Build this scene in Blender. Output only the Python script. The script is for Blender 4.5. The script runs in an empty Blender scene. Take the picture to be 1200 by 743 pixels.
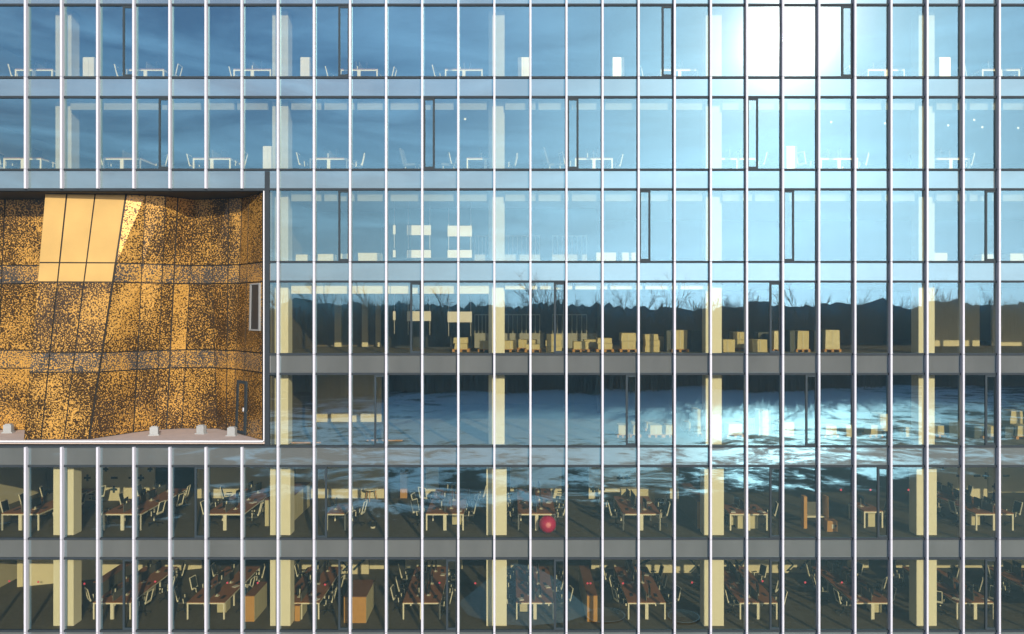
import bpy, math, random
import numpy as np
from mathutils import Vector, Matrix

R = math.radians
random.seed(7)
rng = np.random.default_rng(11)
scene = bpy.context.scene
col = scene.collection

# ------------------------------------------------------------------ camera
F = 923.0            # focal length in photo pixels (1200 wide)
DIST = 33.0          # camera to facade (m)
H = 17.6             # eye height above ground
HOR = 365.0          # photo row of the horizon
cam_d = bpy.data.cameras.new('camera')
cam = bpy.data.objects.new('camera', cam_d)
col.objects.link(cam)
cam.location = (0, -DIST, H)
cam.rotation_euler = (R(90), 0, 0)
cam_d.sensor_fit = 'HORIZONTAL'
cam_d.sensor_width = 36.0
cam_d.lens = F / 1200.0 * 36.0
cam_d.shift_y = -(371.5 - HOR) / 1200.0
cam_d.clip_start = 0.1
cam_d.clip_end = 6000.0
scene.camera = cam

# ------------------------------------------------------------------ sun and sky
SUNDIR = Vector((0.352, -1.0, 0.352)).normalized()     # towards the sun
ELEV = math.asin(SUNDIR.z)
world = bpy.data.worlds.new('World')
scene.world = world
world.use_nodes = True
wn = world.node_tree.nodes
wl = world.node_tree.links
for n in list(wn):
    wn.remove(n)
out = wn.new('ShaderNodeOutputWorld')
bg = wn.new('ShaderNodeBackground')
bg.inputs['Strength'].default_value = 0.106
sky = wn.new('ShaderNodeTexSky')
sky.sky_type = 'NISHITA'
sky.sun_disc = False
sky.sun_elevation = ELEV
sky.sun_rotation = math.atan2(SUNDIR.x, SUNDIR.y)
sky.altitude = 150
sky.air_density = 1.0
sky.dust_density = 1.0
sky.ozone_density = 3.0
# thin cirrus streaks: noise over the sky direction, flattened so that it streaks
tc = wn.new('ShaderNodeTexCoord')
mp = wn.new('ShaderNodeMapping')
mp.inputs['Scale'].default_value = (2.2, 2.2, 13.0)
mp.inputs['Rotation'].default_value = (R(6), R(-5), 0)
nz = wn.new('ShaderNodeTexNoise')
nz.inputs['Scale'].default_value = 1.5
nz.inputs['Detail'].default_value = 7.0
nz.inputs['Roughness'].default_value = 0.62
nz.inputs['Distortion'].default_value = 0.5
cr = wn.new('ShaderNodeMapRange')
cr.inputs['From Min'].default_value = 0.42
cr.inputs['From Max'].default_value = 0.78
cr.inputs['To Min'].default_value = 0.0
cr.inputs['To Max'].default_value = 0.95
mx = wn.new('ShaderNodeMix')
mx.data_type = 'RGBA'
mx.blend_type = 'MIX'
br = wn.new('ShaderNodeMix')
br.data_type = 'RGBA'
br.blend_type = 'ADD'
br.inputs[0].default_value = 1.0
br.inputs[7].default_value = (5.5, 5.8, 6.0, 1)
wl.new(tc.outputs['Generated'], mp.inputs['Vector'])
wl.new(mp.outputs['Vector'], nz.inputs['Vector'])
wl.new(nz.outputs['Fac'], cr.inputs['Value'])
wl.new(cr.outputs['Result'], mx.inputs[0])
# a pale haze layer low over the horizon takes the yellow out of the lowest sky
bw = wn.new('ShaderNodeRGBToBW')
hz = wn.new('ShaderNodeMix')
hz.data_type = 'RGBA'
hz.blend_type = 'MULTIPLY'
hz.inputs[0].default_value = 1.0
hz.inputs[7].default_value = (1.0, 0.90, 0.90, 1)
sep = wn.new('ShaderNodeSeparateXYZ')
hr = wn.new('ShaderNodeMapRange')
hr.interpolation_type = 'SMOOTHSTEP'
hr.inputs['From Min'].default_value = 0.02
hr.inputs['From Max'].default_value = 0.34
hr.inputs['To Min'].default_value = 0.92
hr.inputs['To Max'].default_value = 0.0
hm = wn.new('ShaderNodeMix')
hm.data_type = 'RGBA'
wl.new(sky.outputs['Color'], bw.inputs[0])
wl.new(bw.outputs[0], hz.inputs[6])
wl.new(tc.outputs['Generated'], sep.inputs[0])
wl.new(sep.outputs['Z'], hr.inputs['Value'])
wl.new(hr.outputs[0], hm.inputs[0])
wl.new(sky.outputs['Color'], hm.inputs[6])
wl.new(hz.outputs[2], hm.inputs[7])
wl.new(hm.outputs[2], mx.inputs[6])
wl.new(hm.outputs[2], br.inputs[6])
wl.new(br.outputs[2], mx.inputs[7])
tn = wn.new('ShaderNodeMix')
tn.data_type = 'RGBA'
tn.blend_type = 'MULTIPLY'
tn.inputs[0].default_value = 1.0
tn.inputs[7].default_value = (1.0, 1.0, 1.12, 1)
wl.new(mx.outputs[2], tn.inputs[6])
wl.new(tn.outputs[2], bg.inputs['Color'])
wl.new(bg.outputs['Background'], out.inputs['Surface'])

sl = bpy.data.lights.new('sun', 'SUN')
sl.energy = 4.0
sl.angle = R(0.5)
sl.color = (1.0, 0.95, 0.86)
so = bpy.data.objects.new('sun', sl)
col.objects.link(so)
so.rotation_euler = (-SUNDIR).to_track_quat('-Z', 'Y').to_euler()

vs = scene.view_settings
vs.view_transform = 'Standard'
vs.look = 'None'
vs.exposure = 0.42
vs.gamma = 1.0
vs.use_curve_mapping = False
cy = scene.cycles
cy.max_bounces = 8
cy.diffuse_bounces = 4
cy.glossy_bounces = 3
cy.transparent_max_bounces = 16
cy.caustics_reflective = False
cy.caustics_refractive = False
cy.sample_clamp_indirect = 2.5
cy.use_denoising = True
cy.denoiser = 'OPENIMAGEDENOISE'
cy.denoising_input_passes = 'RGB_ALBEDO_NORMAL'
cy.denoising_prefilter = 'ACCURATE'


# ------------------------------------------------------------------ photo <-> place
def X(px, d=0.0):
    return (px - 600.0) / F * (DIST + d)


def Z(py, d=0.0):
    return H - (py - HOR) / F * (DIST + d)


# ------------------------------------------------------------------ materials
def new_mat(name):
    m = bpy.data.materials.new(name)
    m.use_nodes = True
    nt = m.node_tree
    for n in list(nt.nodes):
        nt.nodes.remove(n)
    o = nt.nodes.new('ShaderNodeOutputMaterial')
    return m, nt, o


def pbr(name, c, rough=0.5, metal=0.0, var=0.12, scale=6.0, spec=0.4, bump=0.0, coat=0.0):
    """Principled with a faint large-scale unevenness of the colour."""
    m, nt, o = new_mat(name)
    p = nt.nodes.new('ShaderNodeBsdfPrincipled')
    p.inputs['Roughness'].default_value = rough
    p.inputs['Metallic'].default_value = metal
    p.inputs['Specular IOR Level'].default_value = spec
    p.inputs['Coat Weight'].default_value = coat
    t = nt.nodes.new('ShaderNodeTexCoord')
    n = nt.nodes.new('ShaderNodeTexNoise')
    n.inputs['Scale'].default_value = scale
    n.inputs['Detail'].default_value = 5.0
    mr = nt.nodes.new('ShaderNodeMix')
    mr.data_type = 'RGBA'
    mr.inputs[6].default_value = tuple(x * (1 - var) for x in c) + (1,)
    mr.inputs[7].default_value = tuple(min(1, x * (1 + var)) for x in c) + (1,)
    nt.links.new(t.outputs['Object'], n.inputs['Vector'])
    nt.links.new(n.outputs['Fac'], mr.inputs[0])
    nt.links.new(mr.outputs[2], p.inputs['Base Color'])
    if bump:
        b = nt.nodes.new('ShaderNodeBump')
        b.inputs['Strength'].default_value = bump
        b.inputs['Distance'].default_value = 0.02
        nt.links.new(n.outputs['Fac'], b.inputs['Height'])
        nt.links.new(b.outputs['Normal'], p.inputs['Normal'])
    nt.links.new(p.outputs[0], o.inputs['Surface'])
    return m


TINT = (0.985, 0.93, 0.70, 1)     # warm transmission of the coated glass
REFL = (0.41, 0.82, 0.96, 1)      # cool reflection of its outer coating
RFAC = 0.34


def coat_mat(name, under=None, rfac=RFAC):
    """Outer face of coated glass: clear (or grey backed) under a sharp cool mirror and a thin film of dust."""
    m, nt, o = new_mat(name)
    if under is None:
        base = nt.nodes.new('ShaderNodeBsdfTransparent')
        base.inputs['Color'].default_value = TINT
    else:
        base = nt.nodes.new('ShaderNodeBsdfDiffuse')
        tt = nt.nodes.new('ShaderNodeTexCoord')
        mm = nt.nodes.new('ShaderNodeMapping')
        mm.inputs['Scale'].default_value = (0.7, 0.7, 0.25)
        un = nt.nodes.new('ShaderNodeTexNoise')
        un.inputs['Scale'].default_value = 1.1
        un.inputs['Detail'].default_value = 6.0
        um = nt.nodes.new('ShaderNodeMix')
        um.data_type = 'RGBA'
        um.inputs[6].default_value = tuple(c_ * 0.72 for c_ in under[:3]) + (1,)
        um.inputs[7].default_value = tuple(c_ * 1.28 for c_ in under[:3]) + (1,)
        nt.links.new(tt.outputs['Object'], mm.inputs['Vector'])
        nt.links.new(mm.outputs[0], un.inputs['Vector'])
        nt.links.new(un.outputs['Fac'], um.inputs[0])
        nt.links.new(um.outputs[2], base.inputs['Color'])
    g = nt.nodes.new('ShaderNodeBsdfGlossy')
    g.inputs['Roughness'].default_value = 0.0
    g.inputs['Color'].default_value = REFL
    d = nt.nodes.new('ShaderNodeBsdfGlossy')
    d.inputs['Roughness'].default_value = 0.145
    d.inputs['Color'].default_value = (1, 0.98, 0.95, 1)
    a = nt.nodes.new('ShaderNodeMixShader')
    a.inputs[0].default_value = rfac
    b = nt.nodes.new('ShaderNodeMixShader')
    b.inputs[0].default_value = 0.0046
    # faint waviness of the pane
    t = nt.nodes.new('ShaderNodeTexCoord')
    n = nt.nodes.new('ShaderNodeTexNoise')
    n.inputs['Scale'].default_value = 0.8
    n.inputs['Detail'].default_value = 1.0
    bp = nt.nodes.new('ShaderNodeBump')
    bp.inputs['Strength'].default_value = 0.05
    bp.inputs['Distance'].default_value = 0.012
    nt.links.new(t.outputs['Object'], n.inputs['Vector'])
    nt.links.new(n.outputs['Fac'], bp.inputs['Height'])
    nt.links.new(bp.outputs['Normal'], g.inputs['Normal'])
    nt.links.new(base.outputs[0], a.inputs[1])
    nt.links.new(g.outputs[0], a.inputs[2])
    nt.links.new(a.outputs[0], b.inputs[1])
    nt.links.new(d.outputs[0], b.inputs[2])
    nt.links.new(b.outputs[0], o.inputs['Surface'])
    return m


M = {}
M['coat'] = coat_mat('coated_glass')
m, nt, o = new_mat('inner_glass')
tb = nt.nodes.new('ShaderNodeBsdfTransparent')
tb.inputs['Color'].default_value = (0.98, 0.98, 0.97, 1)
nt.links.new(tb.outputs[0], o.inputs['Surface'])
M['inner'] = m
M['spandrel'] = coat_mat('spandrel_glass', (0.138, 0.138, 0.125, 1), 0.32)
M['fin'] = pbr('fin_aluminium', (0.57, 0.555, 0.585), 0.55, 0.0, 0.05, 1.5, 0.2)
M['transom'] = pbr('dark_transom', (0.03, 0.037, 0.042), 0.7, 0.0, 0.15, 3, 0.12)
M['sash'] = pbr('dark_sash', (0.03, 0.042, 0.048), 0.65, 0.0, 0.1, 3, 0.15)
M['frame_white'] = pbr('white_metal', (0.78, 0.76, 0.76), 0.4, 0.1, 0.05, 3)
M['slab'] = pbr('slab_concrete', (0.20, 0.20, 0.19), 0.8, 0, 0.15, 2)
M['ceiling'] = pbr('ceiling_board', (0.36, 0.36, 0.34), 0.8, 0, 0.06, 2)
M['carpet'] = pbr('dark_carpet', (0.125, 0.113, 0.092), 0.95, 0, 0.25, 5, 0.1)
M['screed'] = pbr('bare_floor', (0.20, 0.185, 0.15), 0.9, 0, 0.25, 2, 0.1)
M['column'] = pbr('white_column', (0.86, 0.85, 0.76), 0.7, 0, 0.03, 3, 0.2)
M['column_dimmed'] = pbr('dimmed_white_column', (0.46, 0.47, 0.46), 0.7, 0, 0.06, 3, 0.2)  # same white columns, their fading behind the glare put into the colour
M['wall'] = pbr('cream_wall', (0.74, 0.69, 0.54), 0.8, 0, 0.05, 2, 0.2)
M['wall_dark'] = pbr('dark_wall', (0.05, 0.055, 0.06), 0.8, 0, 0.15, 2, 0.2)
M['wall_brown'] = pbr('brown_wall', (0.16, 0.14, 0.11), 0.8, 0, 0.15, 2, 0.2)
M['symbol'] = pbr('navy_paint', (0.02, 0.045, 0.07), 0.6, 0, 0.05, 2)
M['blindbox'] = pbr('grey_blind_box', (0.24, 0.25, 0.25), 0.7, 0, 0.05, 2, 0.2)
M['soffit'] = pbr('white_soffit', (0.72, 0.69, 0.58), 0.7, 0, 0.05, 2, 0.2)
M['whitemetal'] = pbr('white_leg', (0.82, 0.80, 0.72), 0.4, 0, 0.03, 5)
M['wood'] = pbr('brown_desktop', (0.34, 0.155, 0.08), 0.5, 0, 0.2, 9, 0.25)
M['oak'] = pbr('oak_veneer', (0.55, 0.30, 0.10), 0.55, 0, 0.15, 6, 0.3)
M['oakdark'] = pbr('walnut_top', (0.25, 0.12, 0.065), 0.5, 0, 0.2, 6, 0.3)
M['cream'] = pbr('cream_laminate', (0.62, 0.58, 0.42), 0.6, 0, 0.05, 5)
M['black'] = pbr('black_plastic', (0.018, 0.02, 0.022), 0.45, 0, 0.1, 8)
M['mesh'] = pbr('black_mesh', (0.03, 0.036, 0.042), 0.8, 0, 0.2, 30)
M['greyfab'] = pbr('grey_fabric', (0.13, 0.13, 0.12), 0.9, 0, 0.15, 20)
M['carton'] = pbr('cream_carton', (0.60, 0.52, 0.30), 0.75, 0, 0.10, 4)
M['carton_dark'] = pbr('dark_carton', (0.06, 0.07, 0.07), 0.5, 0, 0.2, 4)
M['wrap'] = pbr('film_wrapped_carton', (0.66, 0.60, 0.40), 0.22, 0, 0.35, 7, 0.6, 0.9)
M['pallet'] = pbr('pallet_wood', (0.50, 0.27, 0.10), 0.8, 0, 0.2, 8)
M['pink'] = pbr('pink_rubber', (0.55, 0.02, 0.12), 0.28, 0, 0.1, 4, 0.6)
M['pinkpale'] = pbr('painted_pink_reflection', (0.85, 0.25, 0.35), 0.35, 0, 0.1, 4, 0.5)
M['reddot'] = pbr('red_sticker', (0.85, 0.10, 0.22), 0.6, 0, 0.02, 4)
M['whitedot'] = pbr('painted_lamp_glint', (0.9, 0.9, 0.88), 0.6, 0, 0.02, 4)
M['concrete'] = pbr('pink_concrete', (0.50, 0.40, 0.34), 0.85, 0, 0.15, 3, 0.2)
M['goldplain'] = pbr('gold_sheet', (0.66, 0.40, 0.12), 0.36, 0.4, 0.2, 0.8)
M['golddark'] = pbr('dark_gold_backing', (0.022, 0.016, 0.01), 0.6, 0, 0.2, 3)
M['greybox'] = pbr('grey_casting', (0.33, 0.33, 0.31), 0.6, 0.1, 0.1, 8)
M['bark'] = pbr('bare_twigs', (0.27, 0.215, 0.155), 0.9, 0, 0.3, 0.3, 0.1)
M['ridge'] = pbr('distant_wood', (0.14, 0.19, 0.205), 0.95, 0, 0.5, 0.12, 0.0)  # the blue of distance haze is put into the base colour
M['soil'] = pbr('dark_soil', (0.08, 0.07, 0.055), 0.9, 0, 0.3, 2, 0.1)
M['shaded_snow'] = pbr('painted_shade_snow', (0.032, 0.044, 0.052), 0.65, 0, 0.35, 0.5, 0.25)  # snow lying in shade, its darkness put into the base colour
M['snowy'] = pbr('trodden_snow', (0.72, 0.75, 0.80), 0.5, 0, 0.08, 1.5, 0.4)
M['asphalt'] = pbr('asphalt', (0.05, 0.05, 0.05), 0.8, 0, 0.3, 0.6, 0.3)

# gold panels printed with a dense dark speckle
m, nt, o = new_mat('speckled_gold')
p = nt.nodes.new('ShaderNodeBsdfPrincipled')
t = nt.nodes.new('ShaderNodeTexCoord')
v = nt.nodes.new('ShaderNodeTexNoise')
v.inputs['Scale'].default_value = 17.0
v.inputs['Detail'].default_value = 2.0
v.inputs['Roughness'].default_value = 0.6
big = nt.nodes.new('ShaderNodeTexNoise')
big.inputs['Scale'].default_value = 0.45
big.inputs['Detail'].default_value = 3.0
ad = nt.nodes.new('ShaderNodeMath')
ad.operation = 'MULTIPLY_ADD'
ad.inputs[1].default_value = 0.48
rmp = nt.nodes.new('ShaderNodeMapRange')
rmp.inputs['From Min'].default_value = 0.645
rmp.inputs['From Max'].default_value = 0.745
mixc = nt.nodes.new('ShaderNodeMix')
mixc.data_type = 'RGBA'
mixc.inputs[6].default_value = (0.64, 0.33, 0.062, 1)
mixc.inputs[7].default_value = (0.05, 0.028, 0.012, 1)
rr = nt.nodes.new('ShaderNodeMapRange')
rr.inputs['To Min'].default_value = 0.38
rr.inputs['To Max'].default_value = 0.12
nt.links.new(t.outputs['Object'], v.inputs['Vector'])
nt.links.new(t.outputs['Object'], big.inputs['Vector'])
nt.links.new(big.outputs['Fac'], ad.inputs[0])
nt.links.new(v.outputs['Fac'], ad.inputs[2])
nt.links.new(ad.outputs[0], rmp.inputs['Value'])
nt.links.new(rmp.outputs[0], mixc.inputs[0])
nt.links.new(rmp.outputs[0], rr.inputs['Value'])
nt.links.new(mixc.outputs[2], p.inputs['Base Color'])
nt.links.new(rr.outputs[0], p.inputs['Roughness'])
p.inputs['Metallic'].default_value = 0.3
p.inputs['Specular IOR Level'].default_value = 0.5
nt.links.new(p.outputs[0], o.inputs['Surface'])
M['gold'] = m
m2 = m.copy()
m2.name = 'speckled_gold_strip'
for nn_ in m2.node_tree.nodes:
    if nn_.type == 'MIX':
        nn_.inputs[7].default_value = (0.07, 0.065, 0.06, 1)  # greyer specks put the bands' reflected snow and sky into the colour
M['goldstrip'] = m2
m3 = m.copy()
m3.name = 'painted_glint_gold'
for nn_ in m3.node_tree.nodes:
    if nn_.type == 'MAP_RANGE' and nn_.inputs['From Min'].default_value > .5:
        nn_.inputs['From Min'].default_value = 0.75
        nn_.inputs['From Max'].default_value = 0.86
M['goldglint'] = m3  # fewer dark specks paint a reflected bright streak into one cell

# ground: dry winter grass under broken snow, thick on the open field, thin near the building
m, nt, o = new_mat('snowy_ground')
N = nt.nodes.new
L = nt.links.new
p = N('ShaderNodeBsdfPrincipled')
t = N('ShaderNodeTexCoord')
sx = N('ShaderNodeSeparateXYZ')
L(t.outputs['Object'], sx.inputs[0])
mpn = N('ShaderNodeMapping')
mpn.inputs['Scale'].default_value = (0.15, 0.17, 1.0)
mpn.inputs['Rotation'].default_value = (0, 0, R(-12))
L(t.outputs['Object'], mpn.inputs['Vector'])
n1 = N('ShaderNodeTexNoise')
n1.inputs['Scale'].default_value = 1.0
n1.inputs['Detail'].default_value = 9.0
n1.inputs['Roughness'].default_value = 0.74
n1.inputs['Distortion'].default_value = 0.6
L(mpn.outputs[0], n1.inputs['Vector'])
skew = N('ShaderNodeMath')                    # the field's edges run askew to the facade
skew.operation = 'MULTIPLY_ADD'
skew.inputs[1].default_value = 0.28
L(sx.outputs['X'], skew.inputs[0])
L(sx.outputs['Y'], skew.inputs[2])
rampin = N('ShaderNodeMapRange')
rampin.inputs['From Min'].default_value = -240.0
rampin.inputs['From Max'].default_value = 0.0
L(skew.outputs[0], rampin.inputs['Value'])
cov = N('ShaderNodeValToRGB')                 # snow cover against distance from the building
els = cov.color_ramp.elements
els[0].position = 0.0
els[0].color = (0.30,) * 3 + (1,)
els[1].position = 1.0
els[1].color = (0.22,) * 3 + (1,)
for pos, val in ((0.36, 0.30), (0.41, 0.70), (0.60, 0.72), (0.72, 0.55), (0.83, 0.48), (0.87, 0.28)):
    e = els.new(pos)
    e.color = (val,) * 3 + (1,)
L(rampin.outputs[0], cov.inputs[0])
ex = N('ShaderNodeMath')                      # the snow field's left end runs askew, its right end thins out
ex.operation = 'MULTIPLY_ADD'
ex.inputs[1].default_value = 0.20
L(sx.outputs['Y'], ex.inputs[0])
L(sx.outputs['X'], ex.inputs[2])
lf = N('ShaderNodeMapRange')
lf.inputs['From Min'].default_value = -70.0
lf.inputs['From Max'].default_value = -18.0
lf.inputs['To Min'].default_value = -0.28
lf.inputs['To Max'].default_value = 0.0
L(ex.outputs[0], lf.inputs['Value'])
rt = N('ShaderNodeMapRange')
rt.inputs['From Min'].default_value = 45.0
rt.inputs['From Max'].default_value = 110.0
rt.inputs['To Min'].default_value = 0.0
rt.inputs['To Max'].default_value = -0.22
L(sx.outputs['X'], rt.inputs['Value'])
s0 = N('ShaderNodeMath')
s0.operation = 'ADD'
L(lf.outputs[0], s0.inputs[0])
L(rt.outputs[0], s0.inputs[1])
s1 = N('ShaderNodeMath')
s1.operation = 'ADD'
L(s0.outputs[0], s1.inputs[0])
L(cov.outputs[0], s1.inputs[1])
sm = N('ShaderNodeMath')
sm.operation = 'ADD'
L(n1.outputs['Fac'], sm.inputs[0])
L(s1.outputs[0], sm.inputs[1])
msk = N('ShaderNodeMapRange')
msk.inputs['From Min'].default_value = 0.955
msk.inputs['From Max'].default_value = 1.06
L(sm.outputs[0], msk.inputs['Value'])
n2 = N('ShaderNodeTexNoise')
n2.inputs['Scale'].default_value = 0.35
n2.inputs['Detail'].default_value = 8.0
L(t.outputs['Object'], n2.inputs['Vector'])
gr = N('ShaderNodeMix')
gr.data_type = 'RGBA'
gr.inputs[6].default_value = (0.026, 0.022, 0.016, 1)
gr.inputs[7].default_value = (0.075, 0.062, 0.042, 1)
L(n2.outputs['Fac'], gr.inputs[0])
snw = N('ShaderNodeMix')
snw.data_type = 'RGBA'
snw.inputs[6].default_value = (0.60, 0.61, 0.62, 1)
snw.inputs[7].default_value = (0.82, 0.82, 0.83, 1)
L(n2.outputs['Fac'], snw.inputs[0])
gm = N('ShaderNodeMix')
gm.data_type = 'RGBA'
L(msk.outputs[0], gm.inputs[0])
L(gr.outputs[2], gm.inputs[6])
L(snw.outputs[2], gm.inputs[7])
L(gm.outputs[2], p.inputs['Base Color'])
rg = N('ShaderNodeMapRange')
rg.inputs['To Min'].default_value = 0.9
rg.inputs['To Max'].default_value = 0.5
L(msk.outputs[0], rg.inputs['Value'])
L(rg.outputs[0], p.inputs['Roughness'])
sg = N('ShaderNodeMapRange')
sg.inputs['To Min'].default_value = 0.1
sg.inputs['To Max'].default_value = 0.40
L(msk.outputs[0], sg.inputs['Value'])
L(sg.outputs[0], p.inputs['Specular IOR Level'])
bpn = N('ShaderNodeBump')
bpn.inputs['Strength'].default_value = 0.22
bpn.inputs['Distance'].default_value = 0.35
L(n2.outputs['Fac'], bpn.inputs['Height'])
L(bpn.outputs[0], p.inputs['Normal'])
L(p.outputs[0], o.inputs['Surface'])
M['ground'] = m


# ------------------------------------------------------------------ mesh builder
class MB:
    def __init__(self):
        self.v, self.f, self.mi, self.mats = [], [], [], []

    def mat(self, m):
        if m not in self.mats:
            self.mats.append(m)
        return self.mats.index(m)

    def face(self, pts, m):
        b = len(self.v)
        self.v += [tuple(p) for p in pts]
        self.f.append(tuple(range(b, b + len(pts))))
        self.mi.append(self.mat(m))

    def hexa(self, a, c, m, top=None):
        """Box of a bottom ring (4 points) and a top ring (4 points)."""
        b = len(self.v)
        self.v += [tuple(p) for p in a] + [tuple(p) for p in c]
        k = self.mat(m)
        kt = k if top is None else self.mat(top)
        for q, kk in (((3, 2, 1, 0), k), ((4, 5, 6, 7), kt), ((0, 1, 5, 4), k), ((1, 2, 6, 5), k), ((2, 3, 7, 6), k), ((3, 0, 4, 7), k)):
            self.f.append(tuple(b + i for i in q))
            self.mi.append(kk)

    def box(self, x0, x1, y0, y1, z0, z1, m, top=None):
        self.hexa([(x0, y0, z0), (x1, y0, z0), (x1, y1, z0), (x0, y1, z0)],
                  [(x0, y0, z1), (x1, y0, z1), (x1, y1, z1), (x0, y1, z1)], m, top)

    def bar(self, p, q, r, m, n=6, r2=None):
        """Round bar from p to q."""
        p, q = Vector(p), Vector(q)
        r2 = r if r2 is None else r2
        d = (q - p).normalized()
        u = d.cross(Vector((0, 0, 1)) if abs(d.z) < 0.9 else Vector((1, 0, 0))).normalized()
        w = d.cross(u)
        b = len(self.v)
        k = self.mat(m)
        for (c, rr_) in ((p, r), (q, r2)):
            for i in range(n):
                a = 2 * math.pi * i / n
                self.v.append(tuple(c + u * math.cos(a) * rr_ + w * math.sin(a) * rr_))
        for i in range(n):
            j = (i + 1) % n
            self.f.append((b + i, b + j, b + n + j, b + n + i))
            self.mi.append(k)
        self.f.append(tuple(b + i for i in reversed(range(n))))
        self.mi.append(k)
        self.f.append(tuple(b + n + i for i in range(n)))
        self.mi.append(k)

    def prism(self, pts, y0, y1, m):
        """Outline in x, z extruded along y (outline counter-clockwise seen from -y)."""
        b, n = len(self.v), len(pts)
        k = self.mat(m)
        self.v += [(x, y0, z) for x, z in pts] + [(x, y1, z) for x, z in pts]
        self.f.append(tuple(b + i for i in range(n)))
        self.mi.append(k)
        self.f.append(tuple(b + n + i for i in reversed(range(n))))
        self.mi.append(k)
        for i in range(n):
            j = (i + 1) % n
            self.f.append((b + j, b + i, b + n + i, b + n + j))
            self.mi.append(k)

    def lathe(self, prof, m, n=20, c=(0, 0, 0)):
        b = len(self.v)
        k = self.mat(m)
        for r, z in prof:
            for i in range(n):
                a = 2 * math.pi * i / n
                self.v.append((c[0] + r * math.cos(a), c[1] + r * math.sin(a), c[2] + z))
        for s in range(len(prof) - 1):
            for i in range(n):
                j = (i + 1) % n
                self.f.append((b + s * n + i, b + s * n + j, b + (s + 1) * n + j, b + (s + 1) * n + i))
                self.mi.append(k)
        self.f.append(tuple(b + i for i in reversed(range(n))))
        self.mi.append(k)
        self.f.append(tuple(b + (len(prof) - 1) * n + i for i in range(n)))
        self.mi.append(k)

    def build(self, name, parent=None, smooth=False):
        me = bpy.data.meshes.new(name)
        me.from_pydata(self.v, [], self.f)
        for m in self.mats:
            me.materials.append(m)
        me.polygons.foreach_set('material_index', self.mi)
        if smooth:
            me.polygons.foreach_set('use_smooth', [True] * len(me.polygons))
        me.update()
        ob = bpy.data.objects.new(name, me)
        col.objects.link(ob)
        if parent is not None:
            ob.parent = parent
        return ob


def thing(name, label, cat, loc=(0, 0, 0), rz=0.0, group=None):
    o = bpy.data.objects.new(name, None)
    col.objects.link(o)
    o.location = loc
    o.rotation_euler = (0, 0, rz)
    o['label'] = label
    o['category'] = cat
    if group:
        o['group'] = group
    return o


def dup(src, label, loc, rz=0.0):
    r = src.copy()
    col.objects.link(r)
    r.location = loc
    r.rotation_euler = (0, 0, rz)
    r['label'] = label
    for ch in src.children:
        c = ch.copy()
        col.objects.link(c)
        c.parent = r
        for g in ch.children:
            e = g.copy()
            col.objects.link(e)
            e.parent = c
    return r


class Kind:
    """First placing makes the thing, later ones copy it."""
    def __init__(self, make):
        self.make, self.src = make, None

    def put(self, label, loc, rz=0.0):
        if self.src is None:
            self.src = self.make()
            self.src['label'] = label
            self.src.location = loc
            self.src.rotation_euler = (0, 0, rz)
            return self.src
        return dup(self.src, label, loc, rz)


def structure(ob):
    ob['kind'] = 'structure'
    return ob


ORD = ['first', 'second', 'third', 'fourth', 'fifth', 'sixth', 'seventh', 'eighth', 'ninth', 'tenth', 'eleventh', 'twelfth', 'thirteenth', 'fourteenth',
       'fifteenth', 'sixteenth', 'seventeenth', 'eighteenth', 'nineteenth', 'twentieth']
ROW = {1: 'top window row', 2: 'second window row from top', 3: 'third window row from top', 4: 'middle window row',
       5: 'third window row from bottom', 6: 'second window row from bottom', 7: 'bottom window row'}

# ------------------------------------------------------------------ ground
g = MB()
g.face([(-3500, -3500, 0), (3500, -3500, 0), (3500, 3500, 0), (-3500, 3500, 0)], M['ground'])
structure(g.build('ground'))
g = MB()
g.box(-70, 70, -10.5, -0.4, 0.004, 0.008, M['asphalt'])
structure(g.build('pavement'))
g = MB()
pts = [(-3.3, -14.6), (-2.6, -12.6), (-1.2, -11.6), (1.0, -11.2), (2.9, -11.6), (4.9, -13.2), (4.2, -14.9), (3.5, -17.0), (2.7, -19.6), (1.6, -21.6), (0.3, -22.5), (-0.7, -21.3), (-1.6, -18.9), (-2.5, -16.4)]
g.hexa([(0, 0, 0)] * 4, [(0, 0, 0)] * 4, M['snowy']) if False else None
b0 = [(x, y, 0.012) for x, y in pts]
g.face(b0, M['shaded_snow'])
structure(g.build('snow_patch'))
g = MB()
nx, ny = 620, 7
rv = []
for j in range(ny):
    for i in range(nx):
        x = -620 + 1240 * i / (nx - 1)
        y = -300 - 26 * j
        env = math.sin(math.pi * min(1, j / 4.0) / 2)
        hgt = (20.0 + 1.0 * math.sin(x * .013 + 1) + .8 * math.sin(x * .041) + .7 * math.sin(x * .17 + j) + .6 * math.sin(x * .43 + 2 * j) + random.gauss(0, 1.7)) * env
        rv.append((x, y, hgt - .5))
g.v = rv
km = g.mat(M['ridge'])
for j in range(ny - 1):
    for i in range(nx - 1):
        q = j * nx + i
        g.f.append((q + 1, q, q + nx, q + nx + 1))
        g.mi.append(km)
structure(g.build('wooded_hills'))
for cx_, cy_, r_, lab in ((5.4, -12.6, 1.05, 'round planting bed with a pale kerb ring beside the snow patch'),
                          (9.9, -12.4, 0.95, 'round planting bed with a pale kerb ring farther from the snow patch')):
    t = thing('planting_bed', lab, 'planting bed', (cx_, cy_, 0.0), 0, 'round planting beds')
    k = MB()
    k.lathe([(r_ + 0.05, 0), (r_ + 0.05, 0.06), (r_, 0.06), (r_, 0.02)], M['slab'], 40)
    k.build('kerb_ring', t)
    k = MB()
    k.lathe([(r_ - 0.01, 0.0), (r_ - 0.01, 0.05), (r_ * 0.4, 0.14)], M['soil'], 24)
    k.build('soil', t)

# bare winter wood across the field (one mass): branching skeletons tiled into one mesh


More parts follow.
